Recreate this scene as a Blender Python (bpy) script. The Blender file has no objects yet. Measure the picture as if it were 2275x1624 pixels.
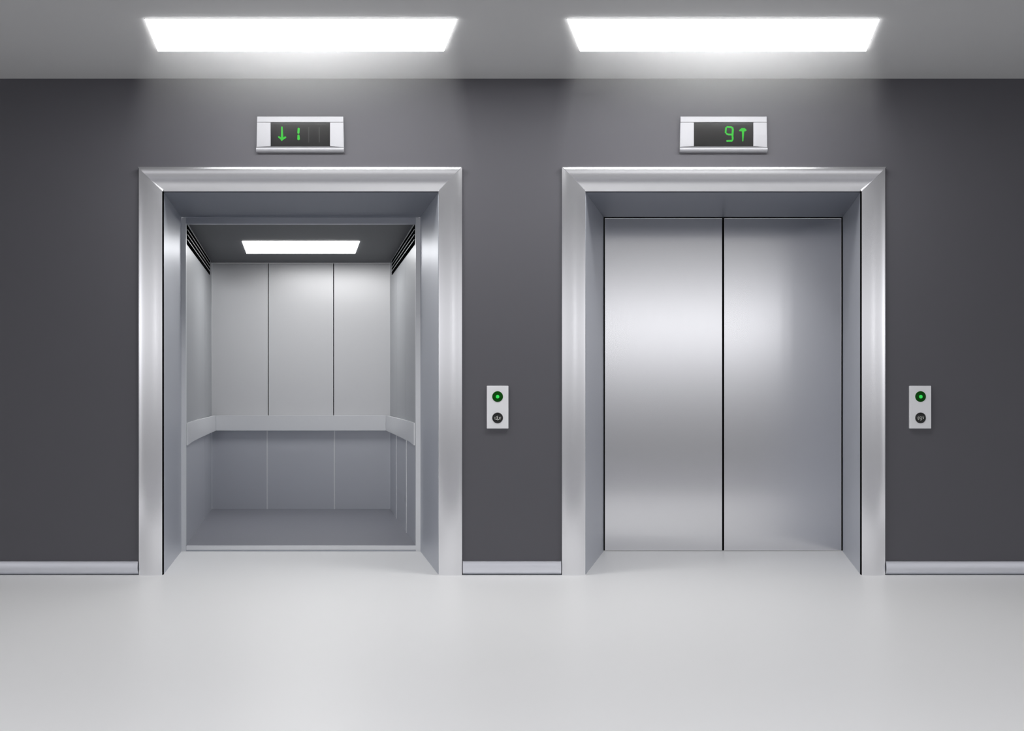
import bpy, bmesh, math
from mathutils import Vector

S = bpy.context.scene
C = bpy.context.collection

# ------------------------------------------------------------------ camera, world, exposure
CAM_H = 1.0817           # eye height
CAM_D = 7.0              # distance from the lift wall
cd = bpy.data.cameras.new('camera'); cam = bpy.data.objects.new('camera', cd); C.objects.link(cam)
cam.location = (0, -CAM_D, CAM_H); cam.rotation_euler = (math.radians(90), 0, 0)
cd.sensor_width = 36; cd.lens = 36 * CAM_D * 367.0 / 2275
cd.shift_y = 68.0 / 2275
cd.clip_start = 0.05
S.camera = cam
S.view_settings.view_transform = 'Standard'; S.view_settings.look = 'None'
S.view_settings.gamma = 1; S.view_settings.use_curve_mapping = False
S.view_settings.exposure = 0.0
S.cycles.use_denoising = True
S.cycles.max_bounces = 10; S.cycles.diffuse_bounces = 6; S.cycles.glossy_bounces = 6
S.cycles.sample_clamp_indirect = 6

LAMP = 12.5              # ceiling panels
CAB_LAMP = 9.0           # panel inside the open cab

WORLD = 1.4             # strength of the made-up daylight around the lobby
world = bpy.data.worlds.new('world'); S.world = world; world.use_nodes = True
nt = world.node_tree; N = nt.nodes; L = nt.links
for n in list(N): N.remove(n)
def node(tree, kind, **kw):
    n = tree.nodes.new(kind)
    for k, v in kw.items(): setattr(n, k, v)
    return n
out = node(nt, 'ShaderNodeOutputWorld'); bg = node(nt, 'ShaderNodeBackground')
tc = node(nt, 'ShaderNodeTexCoord'); sep = node(nt, 'ShaderNodeSeparateXYZ')
L.new(tc.outputs['Generated'], sep.inputs[0])
mr = node(nt, 'ShaderNodeMapRange'); mr.inputs['From Min'].default_value = -0.25; mr.inputs['From Max'].default_value = 1.0
L.new(sep.outputs['Z'], mr.inputs['Value'])
ramp = node(nt, 'ShaderNodeValToRGB'); L.new(mr.outputs[0], ramp.inputs[0])
def el(deg): return (math.sin(math.radians(deg)) + .25) / 1.25
# made-up band of light behind the camera, shaped for the steel's reflections
stops = [(el(-12), .24), (el(-6), .20), (el(-2.0), .17), (el(-.45), .29), (el(.7), .42), (el(2.2), .64),
         (el(3.4), .95), (el(4.2), .86), (el(4.8), .56), (el(6.2), .44), (el(7.5), .24), (el(8.6), .12), (el(12), .2), (el(22), .7), (el(50), 1.9)]
cr = ramp.color_ramp
while len(cr.elements) > 1: cr.elements.remove(cr.elements[0])
cr.elements[0].position = stops[0][0]; v = stops[0][1]; cr.elements[0].color = (v*WORLD, v*WORLD, v*WORLD*1.03, 1)
for p, v in stops[1:]:
    e = cr.elements.new(p); e.color = (v*WORLD, v*WORLD, v*WORLD*1.03, 1)
# two unseen glows added to the world to put soft highlights in the doors
def blob(az, elev, sig, amp):
    d = (math.sin(math.radians(az))*math.cos(math.radians(elev)), -math.cos(math.radians(az))*math.cos(math.radians(elev)), math.sin(math.radians(elev)))
    dist = node(nt, 'ShaderNodeVectorMath', operation='DISTANCE'); dist.inputs[1].default_value = d
    L.new(tc.outputs['Generated'], dist.inputs[0])
    m = node(nt, 'ShaderNodeMapRange', interpolation_type='SMOOTHSTEP')
    m.inputs['From Min'].default_value = sig; m.inputs['From Max'].default_value = 0
    m.inputs['To Min'].default_value = 0; m.inputs['To Max'].default_value = amp
    L.new(dist.outputs['Value'], m.inputs['Value'])
    return m.outputs[0]
a1 = blob(8.8, 3.5, .035, 4.0); a2 = blob(12.4, 3.5, .035, 4.0)
ad = node(nt, 'ShaderNodeMath', operation='ADD'); L.new(a1, ad.inputs[0]); L.new(a2, ad.inputs[1])
# extra brightness added far left and right, for the floor and steel edges
ab = node(nt, 'ShaderNodeMath', operation='ABSOLUTE'); L.new(sep.outputs['X'], ab.inputs[0])
sd = node(nt, 'ShaderNodeMapRange', interpolation_type='SMOOTHSTEP'); L.new(ab.outputs[0], sd.inputs['Value'])
sd.inputs['From Min'].default_value = .86; sd.inputs['From Max'].default_value = .98
sd.inputs['To Min'].default_value = 1.0; sd.inputs['To Max'].default_value = 2.6
side = node(nt, 'ShaderNodeVectorMath', operation='SCALE'); L.new(ramp.outputs[0], side.inputs[0]); L.new(sd.outputs[0], side.inputs['Scale'])
mx = node(nt, 'ShaderNodeVectorMath', operation='ADD'); L.new(side.outputs[0], mx.inputs[0]); L.new(ad.outputs[0], mx.inputs[1])
L.new(mx.outputs[0], bg.inputs['Color']); bg.inputs['Strength'].default_value = 1.0
L.new(bg.outputs[0], out.inputs['Surface'])

# ------------------------------------------------------------------ materials
def mat(name, col, rough=.5, metal=0.0, spec=.5, brush=0, bump=0.0, emit=None, es=0.0, noise=0.0, aniso=0.0, tan=0):
    m = bpy.data.materials.new(name); m.use_nodes = True
    t = m.node_tree; b = t.nodes['Principled BSDF']
    b.inputs['Base Color'].default_value = (*col, 1)
    b.inputs['Roughness'].default_value = rough
    b.inputs['Metallic'].default_value = metal
    b.inputs['Specular IOR Level'].default_value = spec
    if aniso:   # vertical brushing: reflections smear sideways
        b.inputs['Anisotropic'].default_value = aniso
        tg = t.nodes.new('ShaderNodeCombineXYZ'); tg.inputs[tan].default_value = 1
        t.links.new(tg.outputs[0], b.inputs['Tangent'])
    if emit:
        b.inputs['Emission Color'].default_value = (*emit, 1); b.inputs['Emission Strength'].default_value = es
    if brush or noise:
        c = t.nodes.new('ShaderNodeTexCoord'); mp = t.nodes.new('ShaderNodeMapping')
        ns = t.nodes.new('ShaderNodeTexNoise')
        t.links.new(c.outputs['Object'], mp.inputs[0]); t.links.new(mp.outputs[0], ns.inputs['Vector'])
        if brush == 1: mp.inputs['Scale'].default_value = (6, 6, 900)      # horizontal grain
        elif brush == 2: mp.inputs['Scale'].default_value = (700, 700, 4)  # vertical grain
        else: mp.inputs['Scale'].default_value = (60, 60, 60)
        ns.inputs['Scale'].default_value = 1.0; ns.inputs['Detail'].default_value = 4
        r = t.nodes.new('ShaderNodeMapRange'); t.links.new(ns.outputs['Fac'], r.inputs['Value'])
        amt = noise if noise else .03
        r.inputs['To Min'].default_value = rough - amt; r.inputs['To Max'].default_value = rough + amt
        t.links.new(r.outputs[0], b.inputs['Roughness'])
        if bump:
            bp = t.nodes.new('ShaderNodeBump'); bp.inputs['Strength'].default_value = bump
            bp.inputs['Distance'].default_value = .0005
            t.links.new(ns.outputs['Fac'], bp.inputs['Height']); t.links.new(bp.outputs[0], b.inputs['Normal'])
    return m
M = {
 'wall':   mat('painted_wall', (.098, .096, .108), .62, 0, .3, noise=.03),
 'floor':  mat('pale_floor', (.86, .86, .86), .38, 0, .35, noise=.02),
 'floor2': mat('unseen_dark_floor', (.16, .16, .17), .5, 0, .3, noise=.02),  # out of view, added only to be mirrored dark in the steel
 'ceil':   mat('ceiling_paint', (.50, .50, .50), .7, 0, .2, noise=.03),
 'steel':  mat('satin_steel_frame', (.82, .82, .84), .24, 1.0, brush=2, aniso=.85),
 'steelh': mat('satin_steel_header', (.86, .86, .88), .24, 1.0, brush=1),
 'base':   mat('satin_steel_baseboard', (.74, .75, .80), .38, 1.0, brush=1),
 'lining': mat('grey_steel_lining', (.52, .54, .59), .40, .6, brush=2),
 'door':   mat('brushed_steel_door', (.80, .80, .82), .23, 1.0, brush=2, aniso=.95),
 'black':  mat('black_gap', (.003, .003, .003), .9, 0, 0.0),
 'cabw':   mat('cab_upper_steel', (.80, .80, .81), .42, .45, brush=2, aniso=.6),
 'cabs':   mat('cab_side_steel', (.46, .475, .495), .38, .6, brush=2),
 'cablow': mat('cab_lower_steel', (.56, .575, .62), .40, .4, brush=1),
 'cabfl':  mat('cab_floor_vinyl', (.22, .225, .255), .42, 0, .4, noise=.03),
 'cabce':  mat('cab_ceiling_panel', (.10, .103, .112), .5, 0, .3, noise=.03),
 'rail':   mat('cab_rail_steel', (.80, .81, .83), .40, .35, brush=1),
 'trim':   mat('cab_trim_steel', (.78, .79, .81), .35, .4, brush=2),
 'plate':  mat('indicator_plate', (.34, .34, .36), .42, .4, brush=1),
 'bplate': mat('button_plate', (.80, .80, .82), .42, .15, brush=1),
 'screen': mat('black_screen', (.006, .006, .006), .08, 0, .2, noise=.02),
 'seg':    mat('unlit_segment', (.008, .008, .008), .5, 0, .3, noise=.02),
 'green':  mat('green_display', (.0, .08, .0), .5, 0, .2, emit=(.005, .46, .006), es=1.0, noise=.02),
 'greenl': mat('green_lamp_lens', (.0, .06, .0), .22, 0, .15, noise=.02),
 'greenc': mat('green_lamp_core', (.0, .3, .02), .4, 0, .3, emit=(.03, .5, .08), es=1.0, noise=.02),
 'blackb': mat('black_button', (.006, .006, .006), .2, 0, .5, noise=.02),
 'mark':   mat('pale_mark', (.62, .62, .58), .5, 0, .3, noise=.02),
 'lamp':   mat('lamp_diffuser', (.9, .9, .9), .5, 0, .3, emit=(1, 1, 1), es=LAMP, noise=.02),
 'clamp':  mat('cab_lamp_diffuser', (.9, .9, .9), .5, 0, .3, emit=(1, 1, 1), es=CAB_LAMP, noise=.02),
}

# ------------------------------------------------------------------ helpers
def obj(name, bm, m, parent=None, smooth=False):
    bmesh.ops.recalc_face_normals(bm, faces=bm.faces)
    me = bpy.data.meshes.new(name); bm.to_mesh(me); bm.free()
    me.materials.append(m)
    if smooth:
        for p in me.polygons: p.use_smooth = True
        me.set_sharp_from_angle(angle=math.radians(32))
    o = bpy.data.objects.new(name, me); C.objects.link(o)
    if parent: o.parent = parent
    return o
def tag(o, label=None, cat=None, group=None, kind=None):
    if label: o['label'] = label
    if cat: o['category'] = cat
    if group: o['group'] = group
    if kind: o['kind'] = kind
    return o
def empty(name, loc, label, cat, group=None):
    o = bpy.data.objects.new(name, None); C.objects.link(o); o.location = loc
    o.empty_display_size = .1
    return tag(o, label, cat, group)
def box(bm, x0, x1, y0, y1, z0, z1, bev=0.0):
    t = bmesh.new(); vs = []
    for x in (x0, x1):
        for y in (y0, y1):
            for z in (z0, z1): vs.append(t.verts.new((x, y, z)))
    for f in ((0,1,3,2),(4,6,7,5),(0,4,5,1),(2,3,7,6),(0,2,6,4),(1,5,7,3)): t.faces.new([vs[i] for i in f])
    if bev: bmesh.ops.bevel(t, geom=list(t.edges), offset=bev, segments=3, profile=.5, affect='EDGES')
    me = bpy.data.meshes.new('t'); t.to_mesh(me); t.free(); bm.from_mesh(me); bpy.data.meshes.remove(me)
    return bm
def hexa(bm, pts):
    """eight corners: first four one end face loop, last four the other"""
    v = [bm.verts.new(p) for p in pts]
    for f in ((0,1,2,3),(7,6,5,4),(0,4,5,1),(1,5,6,2),(2,6,7,3),(3,7,4,0)): bm.faces.new([v[i] for i in f])
    return bm
def prism(bm, loop, off):
    """loop of 3-D points extruded by the vector off"""
    a = [bm.verts.new(p) for p in loop]; b = [bm.verts.new(Vector(p) + Vector(off)) for p in loop]
    bm.faces.new(a); bm.faces.new(list(reversed(b)))
    n = len(loop)
    for i in range(n): bm.faces.new((a[i], b[i], b[(i+1) % n], a[(i+1) % n]))
    return bm

# ------------------------------------------------------------------ sizes (metres)
CX = 1.278               # each lift stands this far from the middle of the wall
SPLAY = CX / CAM_D       # the two shafts fan apart as they run back into the building
R_DEP = 1.057            # depth of the doorway
IN_H = .835; IN_Z = 2.316
OUT_H = .977; OUT_Z = 2.463
H = 3.003                # ceiling height
def sx(side, x, y):      # x across the shaft, measured from its splayed axis
    return side * (CX + SPLAY * y) + x

# ------------------------------------------------------------------ setting
fb = box(bmesh.new(), -7, 7, -3.6, R_DEP, -.1, 0); box(fb, -7, 7, -8.2, -3.6, -.1, 0)   # pale floor by the lifts; unseen dark zone added to darken the steel's reflections
fo = tag(obj('floor', fb, M['floor']), kind='structure')
fo.data.materials.append(M['floor2'])
for p in fo.data.polygons:
    if p.center.y < -3.7: p.material_index = 1
tag(obj('ceiling', box(bmesh.new(), -7, 7, -5.0, .3, H, H + .1), M['ceil']), kind='structure')
w = bmesh.new(); OP = OUT_H - .025
for x0, x1 in ((-7, -CX - OP), (-CX + OP, CX - OP), (CX + OP, 7)): box(w, x0, x1, 0, .3, 0, H)
for s in (-1, 1): box(w, s*CX - OP, s*CX + OP, 0, .3, OUT_Z - .03, H)
tag(obj('wall_back', w, M['wall']), kind='structure')
# rounded steel baseboard
BH = .0845
def baseboard(name, x0, x1):
    bm = bmesh.new(); prof = [(0, 0)]
    y = -.012; up = [(-.012, BH), (y - .003, BH - .0015)]; n = 24; y -= .003
    for i in range(n):                     # walk down the face: it leans back at the top and tucks under at the foot
        k = (i + .5) / n; dz = (BH - .0015) / n
        y -= dz * math.tan(math.radians(24 - 82 * k ** 1.5)); up.append((y, max(0, BH - .0015 - dz * (i + 1))))
    prof += list(reversed(up))
    prof += [(0, BH)]
    prism(bm, [(x0, y, z) for y, z in prof], (x1 - x0, 0, 0))
    return tag(obj(name, bm, M['base'], smooth=True), kind='structure')
baseboard('baseboard_left', -7, -CX - OUT_H - .004)
baseboard('baseboard_middle', -CX + OUT_H + .004, CX - OUT_H - .004)
baseboard('baseboard_right', CX + OUT_H + .004, 7)

# ------------------------------------------------------------------ lift door frames
def profile(ang_of, v):
    """across the frame from its outer edge (0) to the inner edge: offset, projection from the wall"""
    pts = [(0.0, 0.0), (0.0, v - .006), (.001, v - .002), (.004, v - .0005), (.006, v)]
    u = .0065; W = OUT_H - IN_H; n = 34
    for i in range(n):
        k = (i + .5) / n
        ang = math.radians(ang_of(k))
        du = (W - .0065) / n; u += du; v += du * math.tan(ang); pts.append((u, v))
    pts.append((W, 0.0))
    return pts
PROF = {'jamb': profile(lambda k: 28 * (1 - k) ** 1.4 - 26 * k, .018), 'header': profile(lambda k: 30 * max(0, 1 - k / .05) + 5 - 40 * k ** .9, .040)}
def frame(side, label):
    t = empty('elevator_entrance', (side*CX, 0, 0), label, 'elevator entrance', 'elevator entrances')
    # outer moulding, local coordinates about the middle of the doorway
    def mould(name, f0, f1):
        bm = bmesh.new()
        prev = None; A = []; B = []
        for u, v in PROF[name]: A.append(bm.verts.new(f0(u, v))); B.append(bm.verts.new(f1(u, v)))
        n = len(A)
        for i in range(n - 1): bm.faces.new((A[i], A[i+1], B[i+1], B[i]))
        bm.faces.new((A[n-1], A[0], B[0], B[n-1])); bm.faces.new(list(reversed(A))); bm.faces.new(B)
        return obj(name, bm, M['steelh' if name == 'header' else 'steel'], t, True)
    mould('jamb', lambda u, v: (-OUT_H + u, -v, 0), lambda u, v: (-OUT_H + u, -v, OUT_Z - u))
    mould('jamb', lambda u, v: (OUT_H - u, -v, 0), lambda u, v: (OUT_H - u, -v, OUT_Z - u))
    mould('header', lambda u, v: (-OUT_H + u, -v, OUT_Z - u), lambda u, v: (OUT_H - u, -v, OUT_Z - u))
    # black strips painting the shadow behind the inner edge, then the lining of the doorway
    k = side * SPLAY
    for s in (-1, 1):
        x = s * IN_H; g = bmesh.new()
        box(g, min(x, x + s*.03), max(x, x + s*.03), .001, .020, 0, IN_Z + .03)
        obj('shadow_strip', g, M['black'], t)
    g = bmesh.new(); box(g, -IN_H, IN_H, .001, .016, IN_Z + .001, IN_Z + .03)
    zb = IN_Z + .012
    y0, y1 = .020, R_DEP
    for s in (-1, 1):
        a = s * (IN_H - .002); b = s * (IN_H + .05)
        lo = bmesh.new()
        hexa(lo, [(a + k*y0, y0, 0), (b + k*y0, y0, 0), (b + k*y0, y0, IN_Z + .08), (a + k*y0, y0, IN_Z + .08),
                  (a + k*y1, y1, 0), (b + k*y1, y1, 0), (b + k*y1, y1, IN_Z + .08), (a + k*y1, y1, IN_Z + .08)])
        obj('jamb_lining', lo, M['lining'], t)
    a = IN_H - .003; so = bmesh.new()
    hexa(so, [(-a + k*y0, y0, IN_Z), (a + k*y0, y0, IN_Z), (a + k*y0, y0, IN_Z + .05), (-a + k*y0, y0, IN_Z + .05),
              (-a + k*y1, y1, zb), (a + k*y1, y1, zb), (a + k*y1, y1, zb + .05), (-a + k*y1, y1, zb + .05)])
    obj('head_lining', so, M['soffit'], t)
    g.free()
    return t
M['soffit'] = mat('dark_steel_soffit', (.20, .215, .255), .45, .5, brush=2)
frame(-1, 'open elevator entrance, a wide brushed steel frame around the lit cab')
closed = frame(1, 'closed elevator entrance with two brushed steel sliding doors in a wide frame')

# ------------------------------------------------------------------ closed doors (right lift)
DY = R_DEP + .004
def leaf(x0, x1):
    c = sx(1, 0, DY) - CX
    o = obj('door', box(bmesh.new(), x0, x1, 0, .035, .006, 2.320, .0015), M['door'], closed)
    o.location = (c, DY, 0)
leaf(-.8245, -.0065)
leaf(.0065, .8245)
bk = bmesh.new(); c = sx(1, 0, DY)
box(bk, c - .95, c + .95, DY + .040, DY + .09, 0, 2.5)  # black sheet standing in for the dark of the shaft behind the door gaps
tag(obj('shaft_dark_sheet', bk, M['black']), kind='structure')

# ------------------------------------------------------------------ open cab (left lift)
cab = empty('elevator_cab', (sx(-1, 0, R_DEP), R_DEP, 0), 'open elevator cab with brushed steel walls, grey handrail and lit ceiling panel', 'elevator cab')
ks = -SPLAY
CF, CB = .045, 3.69 - R_DEP           # local depth of the inner front and of the back wall
FZ, CZ = .038, 2.312
HWF, HWB = .803, .824
def hw(y): return HWF + (HWB - HWF) * (y - CF) / (CB - CF)
def cabbox(name, m, pts2, z0, z1, parent=cab, smooth=False):
    """plan polygon (x from the shaft axis, local y) raised from z0 to z1"""
    bm = bmesh.new()
    prism(bm, [(x + ks*y, y, z0) for x, y in pts2], (0, 0, z1 - z0))
    return obj(name, bm, m, parent, smooth)
cabbox('floor_panel', M['cabfl'], [(-HWF, .03), (HWF, .03), (HWB, CB), (-HWB, CB)], FZ - .03, FZ)
cabbox('ceiling_panel', M['cabce'], [(-HWF-.02, .03), (HWF+.02, .03), (HWB+.02, CB), (-HWB-.02, CB)], CZ, CZ + .03)
RZ = .83
# back wall: three tall panels above the rail, three darker ones below it
def back_panels(name, m, seam, z0, z1):
    g = .0035
    for a, b in ((-HWB, -seam - g), (-seam + g, seam - g), (seam + g, HWB)):
        bm = box(bmesh.new(), a + ks*CB, b + ks*CB, CB, CB + .02, z0, z1, .0015)
        obj(name, bm, m, cab)
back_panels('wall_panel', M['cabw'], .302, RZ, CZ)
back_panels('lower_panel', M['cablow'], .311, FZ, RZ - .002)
cabbox('backing', M['black'], [(-HWB, CB + .021), (HWB, CB + .021), (HWB, CB + .04), (-HWB, CB + .04)], FZ, CZ)
for s in (-1, 1):
    b = bmesh.new(); x = s * .311 + ks*CB
    obj('seam_strip', box(b, x - .006, x + .006, CB - .004, CB - .0005, FZ, RZ - .05, .001), M['trim'], cab)
    def side(name, m, y0, y1, z0, z1):
        return cabbox(name, m, [(s*hw(y0), y0), (s*hw(y1), y1), (s*(hw(y1)+.025), y1), (s*(hw(y0)+.025), y0)], z0, z1)
    cuts = [.03, 1.80, 2.52, CB - .001] if s < 0 else [.03, .88, 1.80, CB - .001]
    for y0, y1 in zip(cuts, cuts[1:]):
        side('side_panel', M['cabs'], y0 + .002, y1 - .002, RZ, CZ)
    cl = [.03, 1.80, CB - .001] if s < 0 else [.03, .78, 1.80, CB - .001]
    for y0, y1 in zip(cl, cl[1:]):
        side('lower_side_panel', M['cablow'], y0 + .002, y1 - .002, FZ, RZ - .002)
    if s > 0:
        for y in cl[1:-1]:
            cabbox('seam_strip', M['trim'], [(hw(y)-.006, y-.012), (hw(y)-.006, y+.012), (hw(y)-.0003, y+.012), (hw(y)-.0003, y-.012)], FZ, RZ - .07)
    # louvred vent just under the cab ceiling
    y0, y1, z0, z1 = .08, 2.36, 2.150, 2.292
    def vb(dx0, dx1, ya, yb, za0, za1, zb0, zb1):
        bm = bmesh.new()
        p = lambda d, y, z: (s*(hw(y) - d) + ks*y, y, z)
        return hexa(bm, [p(dx0, ya, za0), p(dx1, ya, za0), p(dx1, ya, za1), p(dx0, ya, za1),
                         p(dx0, yb, zb0), p(dx1, yb, zb0), p(dx1, yb, zb1), p(dx0, yb, zb1)])
    v = obj('vent_grille', vb(.0006, .003, y0, y1, z0, z1, z0 + .022, z1 + .012), M['black'], cab)
    v['label'] = 'black slotted vent grille'
    for i in range(4):
        t = (i + .95) / 4.0
        za = z0 + (z1 - z0) * t; zc = z0 + .022 + (z1 + .012 - z0 - .022) * t
        obj('slat', vb(.0034, .0065, y0 + .005, y1 - .005, za - .0028, za + .0028, zc - .0028, zc + .0028), M['trim'], v)
# flat handrail along three walls
def rail_side(s):
    bm = bmesh.new(); ya, ym, yb = .07, .40, 2.56
    A = []
    for y, xi, zt, zb in ((ya, .799, .893, .736), (ym, .795, .895, .748), (1.2, .789, .899, .757), (yb, .780, .904, .764)):
        xo = hw(y) - .0006 if xi > hw(y) - .02 else xi + .022
        xi = min(xi, hw(y) - .010)
        A.append([bm.verts.new((s*q[0] + ks*y, y, q[1])) for q in ((xi, zb), (xo, zb), (xo, zt), (xi, zt))])
    bm.faces.new(A[0]); bm.faces.new(list(reversed(A[-1])))
    for p, q in zip(A, A[1:]):
        for i in range(4): bm.faces.new((p[i], q[i], q[(i+1) % 4], p[(i+1) % 4]))
    return obj('handrail', bm, M['rail'], cab)
rail_side(-1); rail_side(1)
y = 2.563
obj('handrail', box(bmesh.new(), -.780 + ks*y, .780 + ks*y, y, y + .03, .764, .904, .002), M['rail'], cab)
# brackets that carry the rail
for x in (-.5, 0, .5):
    obj('rail_bracket', box(bmesh.new(), x + ks*CB - .02, x + ks*CB + .02, y + .03, CB, .80, .86), M['rail'], cab)
# front frame of the cab: two posts, head and raised sill
for s in (-1, 1):
    cabbox('front_post', M['trim'], [(s*.801, .001), (s*.8335, .001), (s*.8335, .045), (s*.801, .045)], 0, 2.325, smooth=False)
cabbox('front_head', M['lining'], [(-.801, .002), (.801, .002), (.801, .045), (-.801, .045)], 2.283, 2.325)
sl = bmesh.new(); box(sl, -.801, .801, .002, .03, .009, FZ, .003); obj('sill', sl, M['trim'], cab)
sl = bmesh.new(); box(sl, -.801, .801, .006, .03, 0, .009); obj('sill_gap', sl, M['lining'], cab)
# lamp panel in the cab ceiling
ya, yb = 2.18 - R_DEP, 2.94 - R_DEP
cabbox('lamp_panel', M['clamp'], [(-.466, ya), (.466, ya), (.466, yb), (-.466, yb)], CZ - .006, CZ - .0005)['label'] = 'glowing white lamp panel'

# ------------------------------------------------------------------ ceiling lights
LY0, LY1, LH = -1.118, -.5825, .793
def ceiling_light(side, label):
    ym = (LY0 + LY1) / 2
    t = empty('ceiling_light', (sx(side, 0, ym), ym, H), label, 'ceiling light', 'ceiling light panels')
    k = side * SPLAY
    def para(g, z0, z1):
        bm = bmesh.new(); a, b = LY0 - ym - g, LY1 - ym + g
        return prism(bm, [(-LH-g + k*a, a, z0), (LH+g + k*a, a, z0), (LH+g + k*b, b, z0), (-LH-g + k*b, b, z0)], (0, 0, z1 - z0))
    obj('diffuser', para(0, -.008, -.003), M['lamp'], t)
    obj('backplate', para(.002, -.003, 0), M['ceil'], t)
    return t
ceiling_light(-1, 'long white glowing ceiling panel above the open elevator')
ceiling_light(1, 'long white glowing ceiling panel above the closed elevator doors')

# ------------------------------------------------------------------ floor indicators
def stroke(bm, x0, z0, x1, z1, w0, w1, y0=-.0008, y1=.001):
    """tapering bar in the plane of the screen"""
    d = Vector((x1 - x0, z1 - z0)).normalized(); n = Vector((-d.y, d.x))
    c = w0 * .25
    P = [(x0 - n.x*w0/2, z0 - n.y*w0/2), (x0 - d.x*c, z0 - d.y*c), (x0 + n.x*w0/2, z0 + n.y*w0/2),
         (x1 + n.x*w1/2, z1 + n.y*w1/2), (x1 + d.x*w1*.3, z1 + d.y*w1*.3), (x1 - n.x*w1/2, z1 - n.y*w1/2)]
    prism(bm, [(a, y0, b) for a, b in P], (0, y1 - y0, 0))
PX = 1 / 367.0
def indicator(side, label):
    cx = (668.5 - 1137.5) * PX if side < 0 else (1606 - 1137.5) * PX
    t = empty('floor_indicator', (cx, 0, 2.553), label, 'floor indicator', 'lift floor indicators')
    hh, w0, w1 = .2155, .2605, .2645
    sc0, sc1, b0, b1 = -.1785, .1795, .036, .1805     # screen opening
    D = .026
    # bezel: closed ring around the screen
    def quad_ring(name, pts, m, depth=D):
        bm = bmesh.new(); prism(bm, [(x, -depth, z) for x, z in pts], (0, depth, 0))
        bmesh.ops.bevel(bm, geom=[e for e in bm.edges], offset=.0018, segments=2, profile=.5, affect='EDGES')
        return obj(name, bm, m, t)
    fl = lambda z: w1 + (w0 - w1) * z / hh
    quad_ring('top_bezel', [(-fl(b1), b1), (fl(b1), b1), (w0, hh), (-w0, hh)], M['plate'])
    quad_ring('side_bezel', [(-fl(.030), .030), (sc0, b0), (sc0, b1), (-fl(b1), b1)], M['plate'], D - .001)
    quad_ring('side_bezel', [(sc1, b0), (fl(.026), .028), (fl(b1), b1), (sc1, b1)], M['plate'], D - .001)
    # rounded lower lip
    bm = bmesh.new(); pr = [(0, 0), (-.012, 0)]
    for i in range(9):
        a = math.radians(-75 + 140*i/8); pr.append((-.014 - .017*math.cos(a), .017 + .017*math.sin(a)))
    pr += [(-.018, .0355), (0, .0355)]
    prism(bm, [(-w1, a, b) for a, b in pr], (2*w1, 0, 0)); obj('lower_lip', bm, M['plate'], t, True)
    sc = obj('screen', box(bmesh.new(), sc0, sc1, -.014, -.002, b0, b1), M['screen'], t)
    Y = -.0150
    def gx(p): return (p - (668.5 if side < 0 else 1606)) * PX
    def gz(p): return (340 - p) * PX - .0005
    def glyph(name, strokes, m=M['green'], yy=Y):
        bm = bmesh.new()
        for x0, y0, x1, y1, a, b in strokes: stroke(bm, gx(x0), gz(y0), gx(x1), gz(y1), a*PX, b*PX, yy, -.0141)
        return obj(name, bm, m, t)
    if side < 0:
        glyph('arrow_symbol', [(627.4, 282.5, 627.8, 308, 3.0, 5.4), (627.3, 307, 627.0, 313.6, 6.5, 2.4),
                               (619.8, 304.6, 627.2, 310.6, 3.4, 4.2), (635.8, 305.4, 627.8, 310.6, 4.0, 4.0)])
        glyph('digit', [(664.6, 286.0, 663.8, 297.0, 4.6, 4.6), (664.0, 300.8, 664.4, 310.6, 4.2, 5.8)])
        for x in (686.6, 710.2): glyph('unlit_segment', [(x, 283.5, x, 317, 2.4, 2.4)], M['seg'], -.0144)
    else:
        glyph('digit', [(1613.6, 282.9, 1624.5, 283.6, 3.4, 4.0), (1612.0, 284.6, 1611.0, 296, 3.8, 3.6), (1612.3, 297.2, 1615.6, 299.6, 3.2, 3.4),
                        (1616.4, 299.8, 1624.6, 299.9, 3.6, 3.6), (1625.8, 284.0, 1627.4, 290, 4.2, 4.2), (1627.2, 289, 1626.2, 303, 4.4, 4.2),
                        (1626.4, 304, 1627.0, 310.5, 4.2, 3.8), (1613.4, 314.0, 1625.6, 313.6, 3.6, 3.8), (1627.0, 309.5, 1625.6, 313.2, 3.4, 3.4)])
        glyph('arrow_symbol', [(1649.8, 292, 1649.2, 314.6, 5.4, 2.0), (1644.6, 290.6, 1655.4, 290.4, 4.6, 4.6), (1646.2, 287.4, 1653.8, 287.4, 3.6, 3.6),
                               (1648.0, 287.0, 1642.0, 291.6, 4.4, 3.2), (1652.0, 287.0, 1656.4, 291.0, 4.4, 3.2)])
    return t
indicator(-1, 'silver floor display reading down arrow and 1 above the open elevator')
indicator(1, 'silver floor display reading 9 and up arrow above the closed elevator')

# ------------------------------------------------------------------ call button panels
def disc(bm, cx, cz, r, y0, y1, n=40, dome=0.0):
    """cylinder with its axis along y, front at y0; dome bulges the front"""
    rings = [(y1, r), (y0, r)]
    if dome:
        for i in range(1, 7):
            a = i / 7 * math.pi / 2; rings.append((y0 - dome*math.sin(a), r*math.cos(a)))
    R = [[bm.verts.new((cx + q*math.cos(2*math.pi*i/n), y, cz + q*math.sin(2*math.pi*i/n))) for i in range(n)] for y, q in rings]
    bm.faces.new(R[0]); bm.faces.new(list(reversed(R[-1])))
    for a, b in zip(R, R[1:]):
        for i in range(n): bm.faces.new((a[i], a[(i+1) % n], b[(i+1) % n], b[i]))
    return bm
def arc(bm, cx, cz, r, a0, a1, w, y0, y1, n=12):
    for i in range(n):
        p = math.radians(a0 + (a1-a0)*i/n); q = math.radians(a0 + (a1-a0)*(i+1)/n)
        prism(bm, [(cx + (r-w)*math.cos(p), y0, cz + (r-w)*math.sin(p)), (cx + r*math.cos(p), y0, cz + r*math.sin(p)),
                   (cx + r*math.cos(q), y0, cz + r*math.sin(q)), (cx + (r-w)*math.cos(q), y0, cz + (r-w)*math.sin(q))], (0, y1 - y0, 0))
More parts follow.
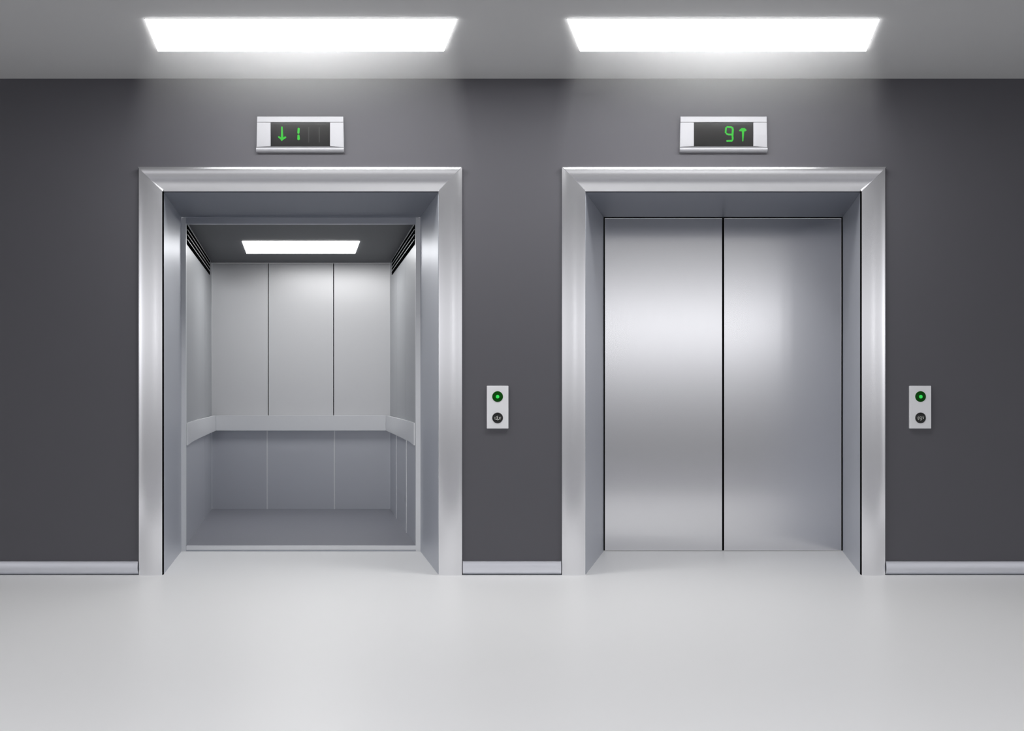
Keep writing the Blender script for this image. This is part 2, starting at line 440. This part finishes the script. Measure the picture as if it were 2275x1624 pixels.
def buttons(side, label):
    cx = (1105.6 - 1137.5) * PX if side < 0 else (2043 - 1137.5) * PX
    t = empty('call_button_panel', (cx, 0, .8855), label, 'call button panel', 'lift call button panels')
    obj('plate', box(bmesh.new(), -.0655, .0655, -.016, 0, 0, .2585, .003), M['bplate'], t)
    zc = (952 - 881) * PX; zl = (952 - 928.3) * PX
    b = obj('lit_button', disc(bmesh.new(), 0, zc, .0325, -.0175, -.0165, dome=.004), M['greenl'], t, True)
    b['label'] = 'dark green call button with a lit core'
    obj('green_light', disc(bmesh.new(), 0, zc - .001, .0105, -.0228, -.018, dome=.0012), M['greenc'], b, True)
    b = obj('dark_button', disc(bmesh.new(), 0, zl, .0325, -.0175, -.0165, dome=.004), M['blackb'], t, True)
    b['label'] = 'black unlit call button with a small pale mark'
    bm = bmesh.new(); y0, y1 = -.0222, -.0190; z = zl - .001
    if side < 0:
        arc(bm, .001, z, .0125, 190, 395, .0035, y0, y1)
        arc(bm, .001, z, .0125, 120, 185, .0028, y0, y1)
        arc(bm, .001, z, .0190, 160, 215, .0016, y0, y1); arc(bm, .001, z, .0190, -30, 25, .0016, y0, y1)
        stroke(bm, -.0005, z - .004, -.0005, z + .012, .0035, .0035, y0, y1)
    else:
        arc(bm, .0, z + .002, .0075, 0, 360, .0022, y0, y1)
        stroke(bm, -.0125, z - .012, -.0125, z + .010, .0022, .0022, y0, y1)
        stroke(bm, .0150, z - .004, .0125, z + .010, .0045, .0030, y0, y1)
        stroke(bm, -.003, z - .0125, .007, z - .0095, .003, .003, y0, y1)
        arc(bm, .0, z, .0190, 155, 215, .0014, y0, y1)
    obj('button_mark', bm, M['mark'], b)
    return t
buttons(-1, 'silver two-button call plate on the wall between the elevators')
buttons(1, 'silver two-button call plate on the wall right of the closed elevator')

# ------------------------------------------------------------------ haze bodies shaped and thinned to imitate the ceiling panels' light beams
def haze(side, label):
    m = bpy.data.materials.new('lamp_haze'); m.use_nodes = True; t = m.node_tree
    for n in list(t.nodes): t.nodes.remove(n)
    o_ = t.nodes.new('ShaderNodeOutputMaterial'); vs = t.nodes.new('ShaderNodeVolumeScatter')
    vs.inputs['Color'].default_value = (1, 1, 1, 1); vs.inputs['Anisotropy'].default_value = 0
    tc = t.nodes.new('ShaderNodeTexCoord'); sp = t.nodes.new('ShaderNodeSeparateXYZ'); t.links.new(tc.outputs['Object'], sp.inputs[0])
    def math_(op, a, b=None):
        n = t.nodes.new('ShaderNodeMath'); n.operation = op
        for i, q in enumerate((a, b)):
            if q is None: continue
            if isinstance(q, (int, float)): n.inputs[i].default_value = q
            else: t.links.new(q, n.inputs[i])
        return n.outputs[0]
    gx_ = math_('MULTIPLY', sp.outputs['X'], 1/.56); g2 = math_('MULTIPLY', gx_, gx_)
    gz_ = math_('MULTIPLY', math_('ADD', sp.outputs['Z'], .07), 1/.28); z2 = math_('MULTIPLY', gz_, gz_)
    s_ = math_('ADD', g2, z2); e = math_('EXPONENT', math_('MULTIPLY', s_, -1.0))
    fade = t.nodes.new('ShaderNodeMapRange'); fade.interpolation_type = 'SMOOTHSTEP'
    fade.inputs['From Min'].default_value = -.95; fade.inputs['From Max'].default_value = -.25
    t.links.new(sp.outputs['Z'], fade.inputs['Value'])
    d = math_('MULTIPLY', math_('MULTIPLY', math_('ADD', e, .22), fade.outputs[0]), HAZE)
    t.links.new(d, vs.inputs['Density']); t.links.new(vs.outputs[0], o_.inputs['Volume'])
    ym = (LY0 + LY1) / 2; k = side * SPLAY; zt = -.012; dz = .96; fl = .155 * dz
    bm = bmesh.new(); a, b = LY0 - ym, LY1 - ym
    top = [(-LH + k*a, a, zt), (LH + k*a, a, zt), (LH + k*b, b, zt), (-LH + k*b, b, zt)]
    bot = [(-LH-fl + k*a, a - fl, zt-dz), (LH+fl + k*a, a - fl, zt-dz), (LH+fl + k*b, b + fl, zt-dz), (-LH-fl + k*b, b + fl, zt-dz)]
    hexa(bm, top + bot)
    o = obj('light_haze', bm, m); o.location = (sx(side, 0, ym), ym, H)
    return tag(o, label, 'haze', kind='stuff')
HAZE = .26
haze(-1, 'beam-shaped pale haze lit below the ceiling panel of the open elevator')
haze(1, 'beam-shaped pale haze lit below the ceiling panel of the closed elevator')
